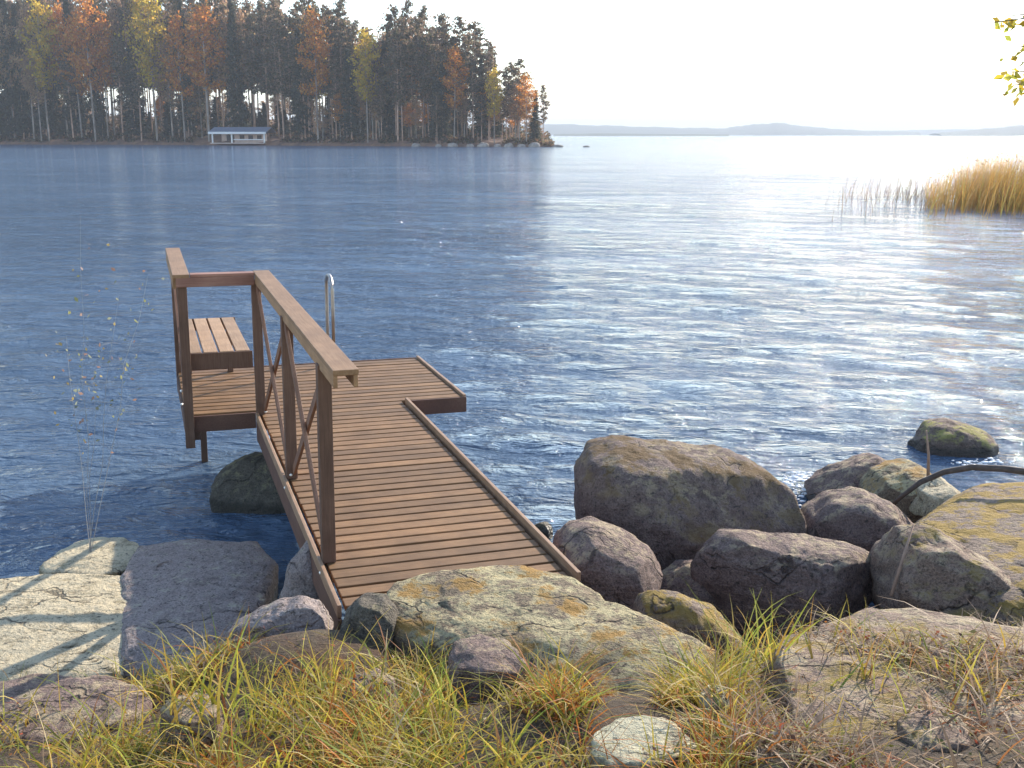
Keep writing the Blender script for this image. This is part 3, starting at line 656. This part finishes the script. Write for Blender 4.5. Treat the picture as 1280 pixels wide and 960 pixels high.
def make_tree(kind, v):
    r = np.random.default_rng(100+v*7+hash(kind) % 1 + {'pine':0,'spruce':50,'birch':90,'snag':130}[kind]); H = 24.0; cl = []
    tree = {'pine':'pine_tree','spruce':'spruce_tree','birch':'birch_tree_far'}[kind].replace('_far','')
    t = empty(tree); q = MB(); bow = r.normal(0, .35)
    q.tube([(0,0,-1),(bow*.3,0,H*.3),(bow,0,H*.6),(bow*.6,0,H*.97)], [.20,.17,.12,.03], 7)
    trunk = q
    if kind == 'pine':
        nb = 46; lo = .30+.1*r.random()
        for i in range(nb):
            f = lo + (1-lo)*(i+.5)/nb; a = r.uniform(0, 6.28); L_ = (3.3*(1-((f-lo)/(1-lo))**2.2)+.6)*r.uniform(.45, 1.15)
            if f < .55: L_ *= r.uniform(.3, .9)
            z0 = f*H; end = np.array([math.cos(a)*L_, math.sin(a)*L_, z0+L_*r.uniform(-.05, .35)])
            trunk.tube([(bow*.8, 0, z0), tuple(end)], [.06, .02], 4)
            k = int(34*L_/2.5+14); s = r.uniform(.35, 1.05, k)[:, None]; c = np.array([bow*.8, 0, z0]) + (end-np.array([bow*.8, 0, z0]))*s
            cl.append(c + r.normal(size=(k, 3))*np.array([.42, .42, .22]))
        pal = [(.13,.12,.07),(.19,.15,.09),(.12,.11,.065),(.26,.18,.12),(.30,.20,.15)]; sz = .28
    elif kind == 'spruce':
        for i in range(60):
            f = .08+.91*(i+.5)/60; nbr = 5
            for j in range(nbr):
                a = r.uniform(0, 6.28); L_ = (2.9*(1-f)**.8+.25)*r.uniform(.6, 1.1); z0 = f*H; k = int(9*L_+5); s = r.uniform(.15, 1, k)[:, None]
                end = np.array([math.cos(a)*L_, math.sin(a)*L_, z0-L_*.35]); c = np.array([0, 0, z0]) + (end-np.array([0, 0, z0]))*s
                cl.append(c + r.normal(size=(k, 3))*np.array([.16, .16, .14]))
        pal = [(.085,.095,.065),(.11,.11,.075),(.075,.08,.06),(.14,.12,.09)]; sz = .27
    else:
        nb = 44
        for i in range(nb):
            f = .36+.64*(i+.5)/nb; a = r.uniform(0, 6.28); L_ = 3.3*math.sin(math.pi*min(1, ((f-.28)/.74)**.8))**.7*r.uniform(.5, 1.15)+.3; z0 = f*H*.97
            end = np.array([math.cos(a)*L_, math.sin(a)*L_, z0+L_*.5]); trunk.tube([(bow*.8, 0, z0), tuple(end)], [.05, .015], 4)
            k = int(36*L_/2.5+10); s = r.uniform(.25, 1.1, k)[:, None]; c = np.array([bow*.8, 0, z0]) + (end-np.array([bow*.8, 0, z0]))*s
            cl.append(c + r.normal(size=(k, 3))*np.array([.5, .5, .45]))
        pal = [[(.62,.25,.05),(.55,.20,.05),(.66,.34,.07)], [(.66,.46,.05),(.62,.40,.06),(.52,.42,.08)], [(.44,.27,.17),(.36,.22,.15),(.48,.33,.17)]][v % 3]; sz = .26
    trunk.build('trunk', M_birchbark if kind == 'birch' else M_pinebark, t)
    V, Fc, C = leaves(np.concatenate(cl), sz, pal, asp=.8); mesh_obj('crown', V, Fc, M_tree, t, colors=C)
    return t
PROT = {k: [make_tree(k, v) for v in range(n_)] for k, n_ in (('pine', 5), ('spruce', 4), ('birch', 3))}
used = set()
def plant(kind, var, x, y, ztop, label, group, wide=1.0):
    proto = PROT[kind][var]; z = float(land_z(np.array([x]), np.array([y]))[0]); sc = (ztop-z)/24.0
    if proto.name not in used: used.add(proto.name); t = proto
    else:
        t = proto.copy(); COL.objects.link(t)
        for ch in list(proto.children):
            c = ch.copy(); COL.objects.link(c); c.parent = t
    sw = wide*min(max(sc, .5), 1.25)
    t.location = (x, y, z); t.rotation_euler = (random.gauss(0, .012), random.gauss(0, .012), random.uniform(0, 6.28)); t.scale = (sw, sw, sc)
    tag(t, label, 'tree', group)
def plant_px(kind, var, px, toppy, back, label, group=None, wide=1.0):
    Y = 300.0
    for _ in range(12):
        x = (px-640)/1372*Y/math.cos(PITCH)*1.0; d = ray(px, 180); x = d.x/d.y*Y; Y = float(shoreY(x))+back
    plant(kind, var, x, Y, atY(px, toppy, Y).z, label, group, wide)
# trees one can tell apart
SPOTS = [('birch',0,120,-6,2,'tall orange birch towards the left of the wooded point',1.2),
 ('birch',1,197,-10,2,'yellow orange birch reaching out of the picture above the bay',1.1),
 ('birch',0,262,4,2,'broad bright orange birch on the wooded point above the boathouse',1.35),
 ('birch',0,232,18,2,'smaller orange birch just left of the broad one',1.0),
 ('birch',1,62,-4,2,'olive yellow birch near the left edge of the forest',1.1),
 ('spruce',0,300,-8,6,'dark narrow spruce just right of the broad orange birch',1.0),
 ('spruce',1,378,34,4,'very dark slender spruce standing forward at the waterline',1.0),
 ('birch',0,398,12,2,'orange birch behind the very dark slender spruce',1.0),
 ('birch',1,460,36,2,'small yellow orange birch top showing in the gap of the forest',.9),
 ('pine',0,430,-2,12,'tall pine left of the gap in the forest edge',1.0),
 ('pine',1,496,8,8,'tall pine right of the gap in the forest edge',1.1),
 ('pine',2,514,0,14,'highest narrow pine right of the forest gap',.8),
 ('pine',3,532,8,10,'ragged topped pine in the middle of the right half',.8),
 ('pine',4,556,18,8,'round crowned pine with a bare reddish trunk',1.15),
 ('pine',0,578,22,12,'pine with a flattened crown beside the round crowned one',1.1),
 ('pine',1,598,28,8,'pine at the shoulder where the forest begins to drop',1.15),
 ('pine',2,611,52,6,'shorter pine just left of the slim yellow birch',1.0),
 ('birch',1,618,84,2,'slim bright yellow birch near the end of the point',.8),
 ('pine',3,648,74,8,'last tall pine near the tip of the point',1.25),
 ('pine',2,633,84,6,'narrow pine in the dip before the tip of the point',.9),
 ('pine',0,641,78,11,'shaded pine just behind the last tall pine near the tip',1.0),
 ('spruce',3,669,112,5,'short dark spruce beside the orange birch at the tip',1.2),
 ('birch',0,658,92,2,'orange birch at the tip of the point',1.1),
 ('pine',4,679,106,4,'small leaning pine at the very tip of the point',.8),
 ('spruce',2,440,60,4,'dark shaggy spruce under the forest gap',1.2),
 ('spruce',3,545,95,3,'low dark spruce on the right half of the shore',1.2),
 ('spruce',0,20,-8,5,'dark spruce at the left edge of the picture',1.2),
 ('spruce',1,170,60,4,'dense dark spruce standing between two orange birches',1.4)]
for kd, va, px, ty, bk, lb, wd in SPOTS: plant_px(kd, va, px, ty, bk, lb, None, wd)
lab = {'pine':('mixed grey green pine filling the forest on the wooded point','pines filling the wooded point'),
       'spruce':('dark spruce filling the forest on the wooded point','spruces filling the wooded point'),
       'birch':('pale brown autumn birch filling the forest on the wooded point','birches filling the wooded point')}
sky_px = [(-60,-30),(240,-30),(300,-12),(340,-15),(400,-8),(440,12),(475,30),(510,12),(560,26),(600,38),(625,80),(640,92),(670,112),(690,140)]
px = -60.0
for row, (back, step) in enumerate(((3, 15), (8, 14.0), (16, 13), (25, 13), (36, 13))):
    px = -60.0 + row*3
    while px < (672 if row < 2 else 640 if row < 3 else 560):
        p_ = px+random.gauss(0, 4); r_ = random.random()
        kd = 'pine' if r_ < .50 else 'spruce' if r_ < .62 else 'birch'
        if row < 1 and 254 < p_ < 348: px += step; continue
        if row < 1 and min(abs(p_-q_) for q_ in (120, 197, 262, 62, 398, 460, 618, 658)) < 9: px += step; continue
        top = np.interp(p_, [a[0] for a in sky_px], [a[1] for a in sky_px]) + (random.uniform(0, 34) if row else random.uniform(15, 100))
        if kd == 'birch': top += 12
        plant_px(kd, random.randrange(len(PROT[kd])) if kd != 'birch' else (2 if random.random() < .75 else random.choice([0, 1])), p_, top, back+random.uniform(-1.5, 2.5), lab[kd][0], lab[kd][1], random.uniform(.8, 1.1))
        px += step
# young spruces and bushes under the tall trees
for i in range(70):
    p_ = random.uniform(-40, 655)
    bk_ = random.uniform(5, 40)
    if 250 < p_ < 352: bk_ = random.uniform(17, 40)
    x_ = (p_-640)/F*300; Y_ = float(shoreY(x_))+bk_
    top_ = 168-(float(land_z(np.array([x_]), np.array([Y_]))[0])-2.9+random.uniform(6, 12))*F/Y_
    plant_px('spruce', random.randrange(4), p_, top_, bk_, 'short young spruce in the shade of the tall trees on the point', 'young spruces under the tall trees', random.uniform(1.3, 1.9))
for i in range(60):
    p_ = random.uniform(-40, 660)
    bk_ = random.uniform(3, 30)
    if 250 < p_ < 352: bk_ = random.uniform(17, 34)
    x_ = (p_-640)/F*300; Y_ = float(shoreY(x_))+bk_
    top_ = 168-(float(land_z(np.array([x_]), np.array([Y_]))[0])-2.9+random.uniform(8, 15))*F/Y_
    plant_px('birch', 2 if random.random() < .8 else 0, p_, top_, bk_, 'thin brown leaved young birch under the tall trees on the point', 'young birches under the tall trees', random.uniform(1.2, 1.8))
# low reddish bushes and shore stones of the point
n = 42000; x = rng.uniform(-200, 10, n); d_ = 1.5+45*rng.random(n)**1.3; y = shoreY(x)+d_; z = land_z(x, y); keep = (fbm(np.stack([x*.12, y*.12, x*0], 1), 3) > -.12) & ~((x > -89) & (x < -62) & (d_ < 14))
P_ = np.stack([x, y, z+.1+np.clip(d_*.12, 1.0, 3.4)*(.7+.9*fbm(np.stack([x*.3, y*.3, x*0+4], 1), 2))*rng.random(n)**1.3], 1)[keep]
V, Fc, C = leaves(P_, .34, [(.17,.09,.06),(.10,.09,.05),(.20,.13,.08),(.08,.075,.05),(.22,.16,.09)], asp=.8)
tag(mesh_obj('undergrowth', V, Fc, M_tree, colors=C), kind='stuff')
M_far_stone = plain('far_stone', (.30,.25,.22), .9, 0, .4, 1.5)
def far_stone(px, w, h, back, lb):
    Y = 270.
    for _ in range(8): d = ray(px, 182); x = d.x/d.y*Y; Y = float(shoreY(min(x, 12)))+back
    V, Fc = ico(3); V = V*np.array([w, w*.7, h]); V = V + (V/np.linalg.norm(V, axis=1)[:,None])*(.18*w*fbm(V*1.1+px, 3))[:, None]
    tag(mesh_obj('shore_stone', V, Fc, M_far_stone, loc=(x, Y, .05), smooth=True), lb, 'rock', 'stones along the far shore')
for i, (px_, w_) in enumerate(((520,1.1),(548,.8),(566,1.3),(588,.9),(604,1.4),(622,.9),(636,1.2),(652,1.0),(668,1.5))):
    far_stone(px_, w_, w_*.7, -.6, 'pale stone at the waterline along the end of the wooded point')
far_stone(697, 1.3, .6, 0, 'dark flat stone in the water just off the tip of the point'); far_stone(733, .8, .35, 0, 'tiny stone in the water farthest off the tip of the point')

# boathouse on the far shore
def boathouse():
    Y = float(shoreY(-74))+.5; a = atY(268, 179, Y); bx = atY(338, 179, Y); W_ = bx.x-a.x; t = empty('boathouse', (a.x, Y, .15), (0, 0, R(-8)), label='small lakeside boathouse with a pale roof on the far shore', cat='boathouse')
    wall = plain('hut_wall', (.52,.38,.33), .8, 0, .2, 1); roof = plain('hut_roof', (.20,.21,.27), .5, 0, .1, 1); white = plain('hut_white', (.75,.72,.72), .6, 0, .05, 1); dark = plain('hut_dark', (.05,.03,.03), .6, 0, .1, 1)
    part('deck', wall, [((0, -3, .3), (W_, 5, .55))], 0, t); part('wall', wall, [((W_*.38, 0, .56), (W_*.98, .2, 2.9))], 0, t); part('fascia', white, [((-.6, -2.47, 2.85), (W_+.4, -2.405, 3.4))], 0, t)
    part('wall', wall, [((.3, 4.4, .56), (W_*.38-.01, 4.6, 2.9))], 0, t)
    q = MB(); q.v = [(-.6,-2.4,3.1),(W_+.4,-2.4,3.1),(W_+.4,2,4.5),(-.6,2,4.5),(-.6,-2.4,3.35),(W_+.4,-2.4,3.35),(W_+.4,2,4.7),(-.6,2,4.7),(-.6,5.4,3.1),(W_+.4,5.4,3.1),(-.6,5.4,3.35),(W_+.4,5.4,3.35)]
    q.f = [(0,1,2,3)[::-1],(4,5,6,7),(0,1,5,4),(3,2,9,8)[::-1],(7,6,11,10),(8,9,11,10)[::-1],(0,4,7,3),(1,2,6,5),(3,7,10,8),(2,9,11,6)]; q.build('roof', roof, t)
    for u in (.2, W_*.37, W_*.97): part('post', white, [((u, -2.1, .56), (u+.35, -1.75, 3.08))], 0, t)
    part('railing', white, [((W_*.42, -2.2, 1.3), (W_*.96, -2.1, 1.5))], 0, t)
    for u in (.48, .64, .80): part('window', dark, [((W_*u, -.06, 1.4), (W_*u+1.3, -.01, 2.5))], 0, t)
    part('door', dark, [((W_*.12, 4.3, .56), (W_*.3, 4.38, 2.6))], 0, t)
boathouse()

# ------------------------------------------------------------------ far hills
M_hill = plain('far_forest', (.045,.06,.045), .95, 0, .35, .02)
def ridge(name, Y, prof, depth=500):
    xs = []; zs = []
    for i in range(len(prof)-1):
        for k in range(24):
            t = k/24; xs.append(prof[i][0]*(1-t)+prof[i+1][0]*t); zs.append(prof[i][1]*(1-t)+prof[i+1][1]*t)
    xs.append(prof[-1][0]); zs.append(prof[-1][1])
    P0 = [atY(a, b_, Y) for a, b_ in zip(xs, zs)]; V = []; rows = 8; n = len(P0)
    for r_ in range(rows+1):
        f = r_/rows; hgt = math.sin(math.pi*f)
        for i, p in enumerate(P0):
            nz = 1+.03*math.sin(i*.31)+.02*math.sin(i*.83+r_); V.append((p.x*(1+f*depth/Y), Y+(f-.5)*depth, -1+max(p.z, 2)*hgt*nz))
    Fc = [(r_*n+i, r_*n+i+1, (r_+1)*n+i+1, (r_+1)*n+i) for r_ in range(rows) for i in range(n-1)]
    tag(mesh_obj(name, V, Fc, M_hill, smooth=True), kind='structure')
ridge('hills', 3400, [(560,156),(700,155),(760,157),(820,159),(880,160),(905,156),(940,153),(985,159),(1040,163),(1100,164)], 700)
ridge('hills', 2700, [(1100,166),(1150,161),(1190,157),(1230,151),(1262,143),(1300,138),(1380,136),(1500,142),(1700,146)], 800)
ridge('hills', 4800, [(300,162),(640,161),(900,163),(1060,163),(1200,161),(1500,158)], 700)
ridge('hills', 1900, [(690,167),(740,166),(900,167.5)], 160)

# ------------------------------------------------------------------ the air over the lake
def air():
    m = bpy.data.materials.new('haze'); m.use_nodes = True; N = m.node_tree.nodes; L = m.node_tree.links; N.remove(N['Principled BSDF'])
    v = N.new('ShaderNodeVolumePrincipled'); v.inputs['Color'].default_value = (.80,.86,.95,1); v.inputs['Density'].default_value = 3.0e-4; v.inputs['Anisotropy'].default_value = 0
    L.new(v.outputs[0], N['Material Output'].inputs['Volume'])
    q = MB().box((-11800, -60, -6), (11800, 11900, 150)); tag(q.build('haze', m), kind='stuff')
air()

# foam where the ripples break against the pointed rock
def foam():
    m, n, B, N, L = new_mat('foam'); B.inputs['Base Color'].default_value = (.82,.84,.86,1); B.inputs['Roughness'].default_value = .5
    P_ = []
    for (px, py, sx, sy, k) in ((1000,600,10,4,170),(1010,612,14,4,150),(985,628,8,5,80),(1110,612,18,4,60),(1225,582,16,3,60)):
        for i in range(k):
            p = at(px+random.gauss(0, sx), py+random.gauss(0, sy), .03); P_.append((p.x, p.y, .03+random.random()*.03))
    P_ = np.array(P_); n_ = len(P_); V0, F0 = ico(1); sc = (.006+.016*rng.random(n_)**2)[:, None, None]
    V = (P_[:, None, :] + V0[None]*sc*np.array([1.6, 1, .45])).reshape(-1, 3); Fc = (F0[None] + (np.arange(n_)*len(V0))[:, None, None]).reshape(-1, 3)
    tag(mesh_obj('foam', V, Fc, m, smooth=True), kind='stuff')
foam()
